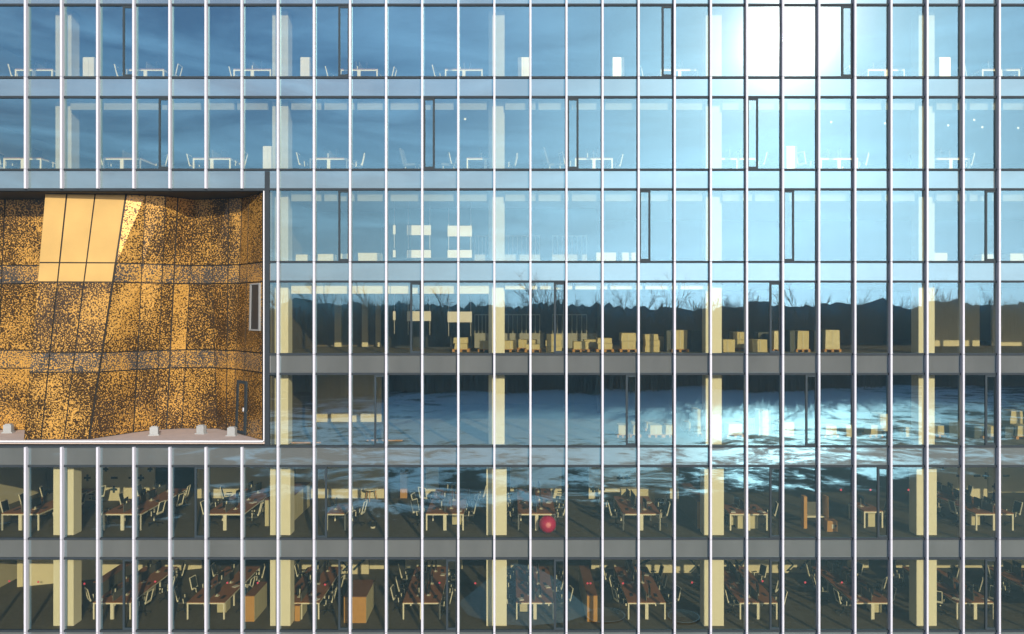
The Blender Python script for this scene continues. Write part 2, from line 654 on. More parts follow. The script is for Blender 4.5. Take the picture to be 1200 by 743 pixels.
def tree_mesh(seed, height):
    rs = np.random.default_rng(seed)
    V, Fc = [], []

    def seg(p, q, r0, r1):
        d = (q - p)
        d = d / np.linalg.norm(d)
        u = np.cross(d, [0.3, 0.9, 0.2])
        u /= np.linalg.norm(u)
        w = np.cross(d, u)
        b = len(V)
        for c, r_ in ((p, r0), (q, r1)):
            for a in (0, 2.094, 4.189):
                V.append(c + (u * math.cos(a) + w * math.sin(a)) * r_)
        for i in range(3):
            j = (i + 1) % 3
            Fc.append((b + i, b + j, b + 3 + j, b + 3 + i))

    def grow(p, d, ln, r, lev):
        q = p + d * ln
        seg(p, q, r, r * 0.62)
        if lev == 0:
            return
        n = 4 if lev > 1 else 5
        for i in range(n):
            a = rs.uniform(0.25, 1.0)
            s = p + d * ln * (a if i else 1.0)
            e = d + rs.normal(0, 0.55, 3) + np.array([0, 0, 0.18])
            e /= np.linalg.norm(e)
            grow(s, e, ln * rs.uniform(0.5, 0.72), max(r * 0.5, 0.034), lev - 1)

    trunk = height * 0.34
    grow(np.array([0, 0, 0.0]), np.array([0.02, 0.01, 1.0]), trunk, height * 0.012, 4)
    V = np.array(V)
    V[:, 2] *= height / V[:, 2].max()
    return V, np.array(Fc)


def shrub_mesh(seed):
    rs = np.random.default_rng(seed)
    V, Fc = [], []
    for i in range(190):
        b = rs.normal(0, 1.5, 3)
        b[2] = 0
        e = b + np.array([rs.normal(0, 0.8), rs.normal(0, 0.8), rs.uniform(2, 13.0)])
        u = rs.normal(0, 1, 3)
        u = u / np.linalg.norm(u) * 0.075
        k = len(V)
        V += [b - u, b + u, e]
        Fc.append((k, k + 1, k + 2, k + 2))
    return np.array(V), np.array(Fc)


variants = [tree_mesh(s, 1.0 * h) for s, h in ((1, 20), (2, 22), (3, 18), (4, 24), (5, 19))]
shrubs = [shrub_mesh(s) for s in (21, 22, 23)]
AV, AF, off = [], [], 0


def tile(src, x, y, sc, rot):
    global off
    V, Fc = src
    c, s = math.cos(rot), math.sin(rot)
    W = np.empty_like(V)
    W[:, 0] = (V[:, 0] * c - V[:, 1] * s) * sc + x
    W[:, 1] = (V[:, 0] * s + V[:, 1] * c) * sc + y
    W[:, 2] = V[:, 2] * sc
    AV.append(W)
    AF.append(Fc + off)
    off += len(V)


for i in range(800):
    x = rng.uniform(-210, 210)
    y = -140 - abs(rng.normal(0, 34)) - 0.10 * (x + 40)
    tile(variants[i % 5], x, y, rng.uniform(0.76, 0.98) * (1.2 if rng.random() < 0.12 else 1.0), rng.uniform(0, 6.28))
for i in range(1800):
    x = rng.uniform(-210, 210)
    y = -137 - abs(rng.normal(0, 36)) - 0.10 * (x + 40)
    tile(shrubs[i % 3], x, y, rng.uniform(0.8, 1.7), rng.uniform(0, 6.28))
AV = np.concatenate(AV)
AF = np.concatenate(AF)
tri = AF[:, 2] == AF[:, 3]
me = bpy.data.meshes.new('wood')
loops = []
quads = AF[~tri]
tris = AF[tri][:, :3]
me.vertices.add(len(AV))
me.vertices.foreach_set('co', AV.astype(np.float32).ravel())
li = np.concatenate([quads.ravel(), tris.ravel()]).astype(np.int32)
me.loops.add(len(li))
me.loops.foreach_set('vertex_index', li)
starts = np.concatenate([np.arange(len(quads)) * 4, len(quads) * 4 + np.arange(len(tris)) * 3]).astype(np.int32)
me.polygons.add(len(starts))
me.polygons.foreach_set('loop_start', starts)
me.update(calc_edges=True)
me.validate()
me.materials.append(M['bark'])
wood = bpy.data.objects.new('wood', me)
col.objects.link(wood)
wood['kind'] = 'stuff'
wood['label'] = 'bare winter wood across the snowy field'
wood['category'] = 'wood'

# ------------------------------------------------------------------ the building: levels and bays
def zlow(k):
    return Z(91 + 108.0 * (k - 1))


VIS = 85 / F * DIST          # lower transom to upper transom
STO = 108 / F * DIST
FIN_X = [(28.8 + 42.34 * i - 600) / F * (DIST - 0.2) for i in range(-3, 37)]
XL, XRT = FIN_X[0], FIN_X[-1]
REC_X1 = X(309.5)            # right edge of the gold recess
REC_X0 = FIN_X[0] + 0.5
REC_ZT, REC_ZB = Z(224.5), Z(516)
COLS = [X(77.5, .7), X(330, .7), X(582, .7), X(835, .7), X(1083, .7)]

bld = thing('office_building', 'glass office building with pale vertical fins and a gold faceted recess', 'building', (0, 0, 0))

# fins: one mesh each, jointed at every storey
def fin_profile(x):
    w, c = 0.045, 0.016
    y0, y1 = -0.2, 0.07
    return [(x - w + c, y0), (x + w - c, y0), (x + w, y0 + c), (x + w, y1), (x - w, y1), (x - w, y0 + c)]


for i, x, ks in [(i, x, range(0, 9)) for i, x in enumerate(FIN_X) if x > REC_X1] + [(i, x, kk) for i, x in enumerate(FIN_X) if x < REC_X1 for kk in (range(0, 4), range(6, 9))]:
    b = MB()
    pr = fin_profile(x)
    for k in ks:
        z0, z1 = zlow(k) + 0.008, zlow(k) + STO - 0.008
        if x < REC_X1:
            if k in (4, 5):
                continue
            if k == 3:
                z0 = Z(221.5)
        ring0 = [(q[0], q[1], z0) for q in pr]
        ring1 = [(q[0], q[1], z1) for q in pr]
        base = len(b.v)
        b.v += ring0 + ring1
        mi = b.mat(M['fin'])
        n = len(pr)
        b.f.append(tuple(base + j for j in reversed(range(n))))
        b.mi.append(mi)
        b.f.append(tuple(base + n + j for j in range(n)))
        b.mi.append(mi)
        for j in range(n):
            q = (j + 1) % n
            b.f.append((base + j, base + q, base + n + q, base + n + j))
            b.mi.append(mi)
    b.build('fin', bld)

# transoms and spandrel bands
for k in range(0, 9):
    xa = REC_X1 + 0.24 if k in (4, 5) else XL
    for zz, xs in ((zlow(k), REC_X1 + 0.24 if k in (3, 4) else XL), (zlow(k) + VIS, xa)):
        b = MB()
        b.box(xs, XRT, -0.06, 0.06, zz - 0.045, zz + 0.045, M['transom'])
        b.build('transom', bld)
    b = MB()
    zt = zlow(k) + VIS + 0.045
    b.box(xa, XRT, 0.004, 0.05, zt, zlow(k) + STO - 0.045, M['slab'])
    # one glass panel per bay in front of the backing, each a hair out of plane
    edges = [e for e in FIN_X if e > xa + 0.1]
    if xa > XL + 0.1:
        edges = [xa] + edges
    else:
        edges = FIN_X
    for x0, x1 in zip(edges[:-1], edges[1:]):
        t1, t2 = random.gauss(0, 0.0011), random.gauss(0, 0.0011)
        za, zb = zt, zlow(k) + STO - 0.045
        b.face([(x0 + .03, -0.006 - t1 - t2, za), (x1 - .03, -0.006 + t1 - t2, za), (x1 - .03, -0.006 + t1 + t2, zb), (x0 + .03, -0.006 - t1 + t2, zb)], M['spandrel'])
    b.build('spandrel', bld)

# windows: bays by storey, some with a narrow dark-framed vent sash at one side
VENTS = {1: [(155, 1), (411, 1), (794, 1), (1005, 1)], 2: [(198, 1), (496, 0), (666, 0), (879, 0)], 3: [(411, 1), (751, 0), (921, 0), (1172, 1)],
         4: [(496, 1), (666, 1), (921, 1)], 5: [(453, 1), (751, 1), (963, 1), (1172, 1)],
         6: [(240, 1), (368, 0), (921, 1), (1047, 1)], 7: [(155, 1), (411, 1), (538, 1), (666, 1), (921, 1), (1172, 1)]}


def pane(b, x0, x1, z0, z1, y=0.0, t=0.024):
    t1, t2 = random.gauss(0, 0.0012), random.gauss(0, 0.0022)
    fr = [(x0, y - t1 - t2, z0), (x1, y + t1 - t2, z0), (x1, y + t1 + t2, z1), (x0, y - t1 + t2, z1)]
    bk = [(px_, y + t, pz_) for px_, _, pz_ in fr]
    b.face(fr, M['coat'])
    b.face(bk[::-1], M['inner'])
    for i in range(4):
        j = (i + 1) % 4
        b.face([fr[j], fr[i], bk[i], bk[j]], M['inner'])


rest = MB()
for k in range(0, 9):
    z0, z1 = zlow(k) + 0.045, zlow(k) + VIS - 0.045
    vents = {}
    for fx, side in VENTS.get(k, []):
        fi = min(range(len(FIN_X)), key=lambda i: abs(28.8 + 42.34 * (i - 3) - fx))
        vents[fi - 1 if side else fi] = side
    for i in range(len(FIN_X) - 1):
        x0, x1 = FIN_X[i] + 0.035, FIN_X[i + 1] - 0.035
        if k in (3, 4, 5):
            if x1 < REC_X1:
                continue
            x0 = max(x0, REC_X1 + 0.24)
        if i in vents:
            w = 0.48
            va, vb = (x1 - w, x1) if vents[i] else (x0, x0 + w)
            if vents[i]:
                x1 = va - 0.004
            else:
                x0 = vb + 0.004
            v = MB()
            s = 0.085
            v.box(va, va + s, -0.035, 0.05, z0, z1, M['sash'])
            v.box(vb - s, vb, -0.035, 0.05, z0, z1, M['sash'])
            v.box(va + s, vb - s, -0.035, 0.05, z0, z0 + s, M['sash'])
            v.box(va + s, vb - s, -0.035, 0.05, z1 - s, z1, M['sash'])
            vo = v.build('vent_sash', bld)
            v = MB()
            pane(v, va + s - 0.01, vb - s + 0.01, z0 + s - 0.01, z1 - s + 0.01, -0.012)
            v.build('pane', vo)
        inview = 4 <= k <= 7 and 3 <= i + 1 and i <= 30
        if inview:
            b = MB()
            pane(b, x0, x1, z0, z1)
            b.build('window', bld)
        else:
            pane(rest, x0, x1, z0, z1)
ro = rest.build('window', bld)
ro['kind'] = 'stuff'

# slabs, ceilings
DEEP = 15.0
for k in range(0, 9):
    z = zlow(k)
    b = MB()
    flr = M['screed'] if k in (3, 4, 5) else M['carpet']
    xs = XL
    spans = [(XL, XRT)]
    if k in (3, 4):
        spans = [(REC_X1 + 0.3, XRT)]
    for a, c in spans:
        b.box(a, c, 0.08, DEEP, z - 0.42, z, M['slab'], flr)
        b.box(a, c, 0.08, DEEP, z - STO + VIS, z - 0.424, M['ceiling'])
    b.build('floor_slab', bld)
b = MB()
b.box(XL, XRT, 0.08, DEEP, zlow(0) + VIS + 0.02, zlow(0) + STO + 0.3, M['slab'])
b.build('roof', bld)
b = MB()
b.box(XL - 0.2, XRT + 0.2, DEEP, DEEP + 0.3, 0, zlow(0) + STO, M['wall_brown'])
b.build('rear_wall', bld)
for xa, xb in ((XL - 0.2, XL), (XRT, XRT + 0.2)):
    b = MB()
    b.box(xa, xb, 0.06, DEEP, 0, zlow(0) + STO, M['wall'])
    b.build('end_wall', bld)

# columns
for k in range(0, 9):
    w = 0.43 if k >= 6 else 0.34
    for j, cx in enumerate(COLS):
        if j == 0 and k in (3, 4, 5):
            continue
        b = MB()
        b.box(cx - w, cx + w, 0.5, 1.12, zlow(k), zlow(k) + VIS - 0.02, M['column' if k > 3 else 'column_dimmed'])
        b.build('column', bld)

# white downstands just behind the glass head
for k, x0, x1, h in ((2, 84, 318, .42), (2, 342, 574, .42), (2, 592, 826, .42), (2, 846, 1074, .42), (2, 1096, 1290, .42),
                     (3, 342, 574, .42), (3, 592, 826, .42), (3, 846, 1074, .42), (3, 1096, 1290, .42), (4, 342, 574, .47), (4, 592, 838, .29)):
    xa, xb = X(x0, .4), X(x1, .4)
    n = max(1, round((xb - xa) / 1.5))
    zt = zlow(k) + VIS - 0.03
    b = MB()
    for i in range(n):
        a, c = xa + (xb - xa) * i / n, xa + (xb - xa) * (i + 1) / n
        b.box(a + .0, c - (.13 if k != 4 or h < .4 else .03), .30, .46, zt - h, zt, M['soffit' if k == 4 else 'blindbox'])
    b.build('downstand', bld)

# inner walls with painted symbols
def inner_wall(k, x0, x1, d, m='wall', d1=None):
    d1 = d if d1 is None else d1
    xa, xb = X(x0, d), X(x1, d1)
    z0, z1 = zlow(k), zlow(k) + VIS - 0.02
    b = MB()
    b.hexa([(xa, d, z0), (xb, d1, z0), (xb, d1 + .14, z0), (xa, d + .14, z0)],
           [(xa, d, z1), (xb, d1, z1), (xb, d1 + .14, z1), (xa, d + .14, z1)], M[m])
    return b.build('inner_wall', bld)


def plus(w, px, py, d, s=.17, t=.055):
    cx, cz = X(px, d), Z(py, d)
    b = MB()
    b.prism([(cx - t, cz - s), (cx + t, cz - s), (cx + t, cz - t), (cx + s, cz - t), (cx + s, cz + t), (cx + t, cz + t), (cx + t, cz + s), (cx - t, cz + s),
             (cx - t, cz + t), (cx - s, cz + t), (cx - s, cz - t), (cx - t, cz - t)], d - .012, d - .003, M['symbol'])
    b.build('plus_sign', w)


def minus(w, px, py, d, s=.17, t=.055):
    cx, cz = X(px, d), Z(py, d)
    b = MB()
    b.box(cx - s, cx + s, d - .012, d - .003, cz - t, cz + t, M['symbol'])
    b.build('minus_sign', w)


def stroke(w, ax, ay, bx, by, d, t=.055, name='painted_stroke'):
    a, c = Vector((X(ax, d), Z(ay, d))), Vector((X(bx, d), Z(by, d)))
    n = (c - a).normalized()
    n = Vector((-n.y, n.x)) * t
    b = MB()
    b.prism([tuple(a + n), tuple(a - n), tuple(c - n), tuple(c + n)], d - .012, d - .003, M['symbol'])
    b.build(name, w)


def chevron(w, px, py, d, s, t=.06):
    """> with its point at px, py."""
    cx, cz = X(px, d), Z(py, d)
    b = MB()
    b.prism([(cx - s, cz - s), (cx - s + 2 * t, cz - s), (cx + 2 * t, cz), (cx - s + 2 * t, cz + s), (cx - s, cz + s), (cx, cz)][::1], d - .012, d - .003, M['symbol'])
    b.build('chevron', w)


w6 = inner_wall(6, 92, 181, 6.6)
for x, y in ((102.5, 560), (165, 560), (133.5, 573.5)):
    plus(w6, x, y, 6.6)
minus(w6, 134, 560, 6.6)
minus(w6, 152, 560, 6.6, .06)
for x in (124, 176):
    plus(w6, x, 549.8, 6.6, .13)
inner_wall(6, 229, 316, 7.1)
inner_wall(6, 346, 450, 7.1)
inner_wall(6, 499, 514, 7.1)
inner_wall(6, 598, 658, 7.1)
w6 = inner_wall(6, 690, 795, 7.0)
for x, y in ((695, 573.5), (705.5, 573.5), (726, 560), (735, 560)):
    plus(w6, x, y, 7.0, .15)
w6 = inner_wall(6, 1094, 1157, 7.0)
for x, y in ((1105, 547), (1125.5, 547), (1155, 557.5)):
    plus(w6, x, y, 7.0)
for x in (1124.5, 1145):
    minus(w6, x, 557.5, 7.0)
w6 = inner_wall(6, 1158, 1290, 8.4)
plus(w6, 1166, 570, 8.4)
minus(w6, 1179, 557.5, 8.4)
inner_wall(6, -90, 62, 9.0, 'wall_brown')
# bottom row
inner_wall(7, 20, 236, 5.2, 'wall', 8.0)
w7 = inner_wall(7, 345, 432, 7.1)
chevron(w7, 405.5, 664, 7.1, .30)
stroke(w7, 414, 668, 427, 655.5, 7.1)
stroke(w7, 345, 663, 351, 655.8, 7.1)
stroke(w7, 345, 666, 349, 673, 7.1)
inner_wall(7, 433, 450, 7.9)
inner_wall(7, 475, 542, 7.9)
inner_wall(7, 588, 607, 7.9)
inner_wall(7, 693, 735, 7.9)
w7 = inner_wall(7, 741, 825, 7.3)
chevron(w7, 814.5, 663, 7.3, .34)
stroke(w7, 744, 663, 762, 655.6, 7.3)
w7 = inner_wall(7, 846, 950, 7.3)
chevron(w7, 928, 662, 7.3, .32)
stroke(w7, 848, 655.8, 856, 664, 7.3)
stroke(w7, 866, 662, 873, 655.8, 7.3)
stroke(w7, 937, 667, 948, 655.8, 7.3)
inner_wall(7, 993, 1018, 8.1)
inner_wall(7, 1050, 1068, 8.1)
inner_wall(7, 1096, 1290, 8.1)
# rows of the unfinished storeys
for k in (4, 5):
    inner_wall(k, 338, 447, 7.3, 'wall_brown' if k == 4 else 'wall')
    inner_wall(k, 700, 1035, 11.0, 'wall_brown')
inner_wall(4, 1088, 1148, 7.6)
inner_wall(4, 1163, 1290, 7.9)
inner_wall(5, 1088, 1290, 11.0, 'wall_brown')
inner_wall(3, 338, 447, 7.3, 'wall_brown')
inner_wall(3, 455, 700, 6.0, 'wall_dark')
w4 = inner_wall(4, 455, 700, 6.0, 'wall_dark')
inner_wall(3, 701, 1290, 11.0, 'wall_brown')
# pale pillars in front of the left wall in the middle row
for x0, x1 in ((362, 369), (392, 400), (424, 431), (440, 446)):
    b = MB()
    b.box(X(x0, 6.9), X(x1, 6.9), 6.9, 7.1, zlow(4), zlow(4) + VIS - .02, M['wall'])
    b.build('pilaster', bld)

# red stickers and painted white lamp glints on the inner side of the panes
for px_, py_ in ((11, 681), (45, 682), (99, 684), (182, 681.5), (266.5, 683), (302, 683), (381, 685), (515, 683), (557, 683.5), (688.5, 683.5), (692, 683.5),
                 (730, 683.5), (811, 682.5), (893.5, 681), (943.5, 682.5), (986.5, 682.5), (985.5, 574), (1020, 574), (1064.5, 574)):
    cx, cz = X(px_, .04), Z(py_, .04)
    b = MB()
    b.prism([(cx + .045 * math.cos(a * .628), cz + .045 * math.sin(a * .628)) for a in range(10)], 0.03, 0.036, M['reddot'])
    b.build('sticker_or_glint', bld)
for px_, py_ in ((545, 139.5), (974, 143), (1037, 144.5), (1111, 147), (1141.5, 140.5), (1151, 149), (1193, 150)):  # white dots paint the glints of ceiling lamps onto the glass
    cx, cz = X(px_, .04), Z(py_, .04)
    b = MB()
    b.prism([(cx + .05 * math.cos(a * .628), cz + .05 * math.sin(a * .628)) for a in range(10)], 0.03, 0.036, M['whitedot'])
    b.build('sticker_or_glint', bld)

# ------------------------------------------------------------------ the gold recess
b = MB()
b.box(REC_X0 - .2, REC_X1, 0.05, 4.6, REC_ZB - 0.16, REC_ZB - 0.02, M['concrete'])
b.build('recess_floor', bld)
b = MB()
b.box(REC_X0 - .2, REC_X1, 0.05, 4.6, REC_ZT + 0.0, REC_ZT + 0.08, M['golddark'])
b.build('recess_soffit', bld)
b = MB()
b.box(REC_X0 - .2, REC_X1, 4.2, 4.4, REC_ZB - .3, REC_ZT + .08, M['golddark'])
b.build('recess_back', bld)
b = MB()
b.box(REC_X1 + 0.004, REC_X1 + .3, 0.10, 7.0, zlow(5) - .3, zlow(3) + VIS, M['wall_brown'])
b.build('recess_cheek', bld)
b = MB()
b.box(REC_X1 - .01, REC_X1 + .03, -.08, .09, REC_ZB - .02, REC_ZT + .02, M['frame_white'])
b.build('recess_frame', bld)
b = MB()
b.box(REC_X1 + .04, REC_X1 + .235, -.05, .08, zlow(5) + .05, Z(201), M['transom'])
b.build('recess_jamb', bld)
b = MB()
b.box(XL, REC_X1 - .02, -.10, .045, REC_ZB - .065, REC_ZB, M['frame_white'])
b.build('recess_sill', bld)
b = MB()
b.box(XL, REC_X1 + .035, -.07, .045, REC_ZT + .022, REC_ZT + .07, M['transom'])
b.build('recess_head', bld)

JZ = [Z(307), Z(330), Z(414), Z(437)]
ZR = [REC_ZB - 0.018] + JZ[::-1] + [REC_ZT - 0.002]


def gold_facet(top0, top1, bot0, bot1, splits=(), plain_top=False, gap=0.027, light=()):
    """top/bot: (photo x, depth) of the facet's corners; splits: shares of the width where a vertical joint runs."""
    def P(s, z):
        f = (z - ZR[0]) / (ZR[-1] - ZR[0])
        a = Vector((X(*top0), top0[1], 0)).lerp(Vector((X(*top1), top1[1], 0)), s)
        c = Vector((X(*bot0), bot0[1], 0)).lerp(Vector((X(*bot1), bot1[1], 0)), s)
        q = c.lerp(a, f)
        return Vector((q.x, q.y, z))
    mb = MB()
    n = (P(1, ZR[0]) - P(0, ZR[0])).cross(Vector((0, 0, 1))).normalized()
    if n.y > 0:
        n = -n
    wdt = (P(1, ZR[2]) - P(0, ZR[2])).length
    es = gap / wdt
    S = [0.0] + list(splits) + [1.0]
    for za, zb in zip(ZR[:-1], ZR[1:]):
        mb.face([v_ - n * .03 for v_ in (P(0, za), P(1, za), P(1, zb), P(0, zb))], M['golddark'])
    for s0, s1 in zip(S[:-1], S[1:]):
        for r in range(5):
            za, zb = ZR[r] + gap, ZR[r + 1] - gap
            m_ = M['goldplain'] if plain_top and r == 4 else (M['goldstrip'] if r in (1, 3) else M['gold'])
            if plain_top and r == 3:
                m_ = M['goldplain']
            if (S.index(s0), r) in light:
                m_ = M['goldglint']
            # slight pillow twist so neighbouring sheets do not shine alike
            j = [random.gauss(0, 0.006) for _ in range(4)]
            q = [P(s0 + es, za), P(s1 - es, za), P(s1 - es, zb), P(s0 + es, zb)]
            q = [v_ + n * (0.035 + jj) for v_, jj in zip(q, j)]
            mb.face(q, m_)
            back = [v_ - n * 0.03 for v_ in q]
            for i in range(4):
                jn = (i + 1) % 4
                mb.face([q[jn], q[i], back[i], back[jn]], M['golddark'])
    return mb.build('gold_panel', bld)


gold_facet((-150, 2.2), (60, 2.2), (-150, 3.0), (45, 3.0), (.25, .5, .745))
gold_facet((53, .55), (148, .75), (28, .22), (104, .36), (.27, .62), plain_top=True)
gold_facet((148, .75), (170, .98), (104, .36), (156, 2.2))
gold_facet((170, .98), (194, 1.25), (156, 2.2), (182, 3.0))
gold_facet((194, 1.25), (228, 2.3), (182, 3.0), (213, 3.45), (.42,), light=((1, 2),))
gold_facet((228, 2.3), (247, 2.1), (213, 3.45), (255, 3.35))
gold_facet((247, 2.1), (285, 1.75), (255, 3.35), (274, 2.35), (.58,))
gold_facet((285, 1.75), (308.3, .1), (274, 2.35), (308.3, .1), (.34,))
# closing cheek of the front facet (faces left)
q = MB()
q.face([(X(53, .6), .6, ZR[-1]), (X(28, .28), .28, ZR[0]), (X(45, 3.0), 3.0, ZR[0]), (X(60, 2.2), 2.2, ZR[-1])], M['gold'])
q.build('gold_panel', bld)


def on_reveal(s, z, off_):
    """Point on the recess's right reveal."""
    f = (z - ZR[0]) / (ZR[-1] - ZR[0])
    a = Vector((X(285, 1.75), 1.75, 0)).lerp(Vector((X(308.3, .1), .1, 0)), s)
    c = Vector((X(274, 2.35), 2.35, 0)).lerp(Vector((X(308.3, .1), .1, 0)), s)
    q_ = c.lerp(a, f)
    n_ = Vector((1, 1.3, 0)).normalized() * -1
    return Vector((q_.x, q_.y, z)) + n_ * off_


def reveal_quad(b, s0, s1, z0, z1, o0, o1, m_):
    a = [on_reveal(s, z, o0) for s, z in ((s0, z0), (s1, z0), (s1, z1), (s0, z1))]
    c = [on_reveal(s, z, o1) for s, z in ((s0, z0), (s1, z0), (s1, z1), (s0, z1))]
    b.hexa(a, c, m_)


def reveal_frame(b, s0, s1, z0, z1, e, ez, m_):
    reveal_quad(b, s0, s0 + e, z0, z1, .03, .09, m_)
    reveal_quad(b, s1 - e, s1, z0, z1, .03, .09, m_)
    reveal_quad(b, s0 + e, s1 - e, z0, z0 + ez, .03, .09, m_)
    reveal_quad(b, s0 + e, s1 - e, z1 - ez, z1, .03, .09, m_)


zd0, zd1 = Z(508, 1.6), Z(446, 1.6)
b = MB()
reveal_frame(b, .10, .47, zd0, zd1, .07, .12, M['sash'])
dr = b.build('recess_door', bld)
b = MB()
reveal_quad(b, .17, .40, zd0 + .12, zd1 - .12, .04, .06, M['gold'])
b.build('door_leaf', dr)
b = MB()
reveal_quad(b, .37, .395, zd0 + 1.0, zd0 + 1.16, .065, .12, M['frame_white'])
b.build('handle', dr)
zw0, zw1 = Z(387.5, .6), Z(332, .6)
b = MB()
reveal_frame(b, .52, .93, zw0, zw1, .05, .06, M['greybox'])
wo = b.build('recess_window', bld)
b = MB()
reveal_quad(b, .57, .88, zw0 + .06, zw1 - .06, .04, .055, M['black'])
b.build('pane', wo)


def make_flood():
    t = thing('floodlight', '', 'floodlight', group='grey floodlights on the recess floor')
    b = MB()
    b.box(-.17, .17, -.12, .12, 0.05, .36, M['greybox'])
    b.box(-.12, .12, -.08, .08, .36, .40, M['greybox'])
    b.build('housing', t)
    b = MB()
    b.box(-.22, .22, -.16, .16, 0, .05, M['greybox'])
    b.build('base', t)
    return t


flood = Kind(make_flood)
zf = REC_ZB - 0.02
for px_, d_, lab in ((10, 2.2, 'grey floodlight box at the far left of the gold recess floor'),
                     (181, 1.5, 'grey floodlight box on the recess floor below the plain gold sheet, first from left'),
                     (236, 1.9, 'grey floodlight box on the recess floor, between two other floodlights'),
                     (272, 1.35, 'grey floodlight box on the recess floor nearest the dark-framed door')):
    flood.put(lab, (X(px_, d_), d_, zf), random.uniform(-.3, .3))

# ------------------------------------------------------------------ furniture kinds
def make_chair():
    t = thing('office_chair', '', 'office chair', group='black and white office chairs at the desks')
    b = MB()
    b.hexa([(-.23, -.22, .43), (.23, -.22, .43), (.24, .24, .44), (-.24, .24, .44)], [(-.22, -.21, .50), (.22, -.21, .50), (.22, .23, .49), (-.22, .23, .49)], M['black'])
    b.build('seat', t)
    b = MB()
    b.hexa([(-.19, -.235, .60), (.19, -.235, .60), (.19, -.215, .60), (-.19, -.215, .60)], [(-.20, -.345, 1.04), (.20, -.345, 1.04), (.20, -.325, 1.04), (-.20, -.325, 1.04)], M['mesh'])
    b.build('backrest', t)
    b = MB()
    for s in (-1, 1):
        b.bar((s * .21, -.23, .52), (s * .22, -.36, 1.07), .024, M['whitemetal'])
    b.bar((-.22, -.36, 1.06), (.22, -.36, 1.06), .022, M['whitemetal'])
    b.box(-.21, .21, -.26, -.20, .52, .60, M['whitemetal'])
    b.build('back_frame', t)
    for s in (-1, 1):
        b = MB()
        b.bar((s * .25, .02, .45), (s * .28, .0, .68), .02, M['whitemetal'])
        b.box(s * .28 - .04, s * .28 + .04, -.13, .15, .68, .71, M['black'])
        b.build('armrest', t)
    b = MB()
    b.bar((0, 0, .12), (0, 0, .43), .03, M['black'])
    for i in range(5):
        a = i * 1.2566 + .3
        b.bar((0, 0, .13), (.31 * math.cos(a), .31 * math.sin(a), .075), .026, M['black'], 5)
        b.bar((.31 * math.cos(a), .31 * math.sin(a) - .015, .035), (.31 * math.cos(a), .31 * math.sin(a) + .015, .035), .034, M['black'], 8)
    b.build('star_base', t)
    return t


def make_monitor():
    t = thing('monitor', '', 'monitor', group='black computer monitors on the desks')
    b = MB()
    b.box(-.27, .27, -.02, .02, .13, .47, M['black'])
    b.build('screen', t)
    b = MB()
    b.box(-.03, .03, .022, .055, .012, .34, M['whitemetal'])
    b.box(-.11, .11, -.06, .10, 0, .012, M['whitemetal'])
    b.build('stand', t)
    return t


def make_keyboard():
    t = MB()
    t.hexa([(-.20, -.07, 0), (.20, -.07, 0), (.20, .07, 0), (-.20, .07, 0)], [(-.195, -.065, .014), (.195, -.065, .014), (.195, .065, .024), (-.195, .065, .024)], M['black'])
    o_ = t.build('keyboard')
    o_['category'] = 'keyboard'
    o_['group'] = 'black keyboards on the desks'
    return o_


def make_bench(n, single=False):
    """Back-to-back office bench: n desks deep, two desks wide (or one)."""
    wd = .42 if single else .82
    t = thing('bench_desk', '', 'desk', group='white-legged bench desks')
    b = MB()
    Ld = 1.6 * n
    for i in range(n):
        b.box(-wd, wd, i * 1.6 + .004, (i + 1) * 1.6 - .004, .715, .745, M['wood'])
    b.build('desktop', t)
    b = MB()
    b.box(-wd + .05, wd - .05, .02, .05, .655, .714, M['whitemetal'])
    b.box(-wd + .05, wd - .05, Ld - .05, Ld - .02, .655, .714, M['whitemetal'])
    b.box(-wd, -wd + .04, .06, Ld - .06, .655, .714, M['whitemetal'])
    b.box(wd - .04, wd, .06, Ld - .06, .655, .714, M['whitemetal'])
    b.build('apron', t)
    rows_ = [.0] + [1.6 * i - .03 for i in range(1, n)] + [Ld - .06]
    for y in rows_:
        front = y == 0.0
        for x in ((-wd, wd - .06) if (front or y == rows_[-1]) else (-wd + .12, wd - .18)):
            b = MB()
            b.box(x, x + .06, y, y + .06, 0, .655 if (not front) else .714, M['whitemetal'])
            b.build('leg', t)
    if not single:
        b = MB()
        b.box(-.07, .07, .004, .08, 0, .655, M['whitemetal'])
        b.build('leg', t)
        b = MB()
        for i in range(n):
            b.box(-.015, .015, i * 1.6 + .12, (i + 1) * 1.6 - .1, .75, 1.08, M['greyfab'])
        b.build('divider_screen', t)
    return t


def make_paper():
    b = MB()
    b.hexa([(-.105, -.15, 0), (.105, -.15, 0), (.105, .15, 0), (-.105, .15, 0)], [(-.10, -.15, .02), (.105, -.148, .02), (.10, .15, .02), (-.105, .148, .02)], M['frame_white'])
    b.box(-.09, .10, -.13, .14, .021, .03, M['frame_white'])
    o_ = b.build('paper_stack')
    o_['category'] = 'paper'
    o_['group'] = 'paper stacks on the desks'
    return o_


def make_bag():
    t = thing('desk_pedestal', '', 'drawer unit', group='drawer units under the desks')
    b = MB()
    b.box(-.2, .2, -.27, .27, .06, .55, M['cream'])
    b.build('carcass', t)
    for i in range(3):
        b = MB()
        b.box(-.19, .19, -.29, -.272, .08 + i * .155, .22 + i * .155, M['cream'])
        b.build('drawer', t)
    b = MB()
    b.box(-.17, .17, -.22, .22, 0, .058, M['black'])
    b.build('plinth', t)
    return t


paper = Kind(make_paper)
pedestal = Kind(make_bag)
chair = Kind(make_chair)
monitor = Kind(make_monitor)
keyboard = Kind(make_keyboard)
bench = {(n, s): Kind(lambda n=n, s=s: make_bench(n, s)) for n in (1, 2, 3) for s in (False, True)}
POS = {1: [''], 2: ['nearest the glass', 'farthest from the glass'], 3: ['nearest the glass', 'in the middle', 'farthest from the glass']}
SHORT = {1: 'top window row', 2: 'second row from top', 6: 'second row from bottom', 7: 'bottom window row'}


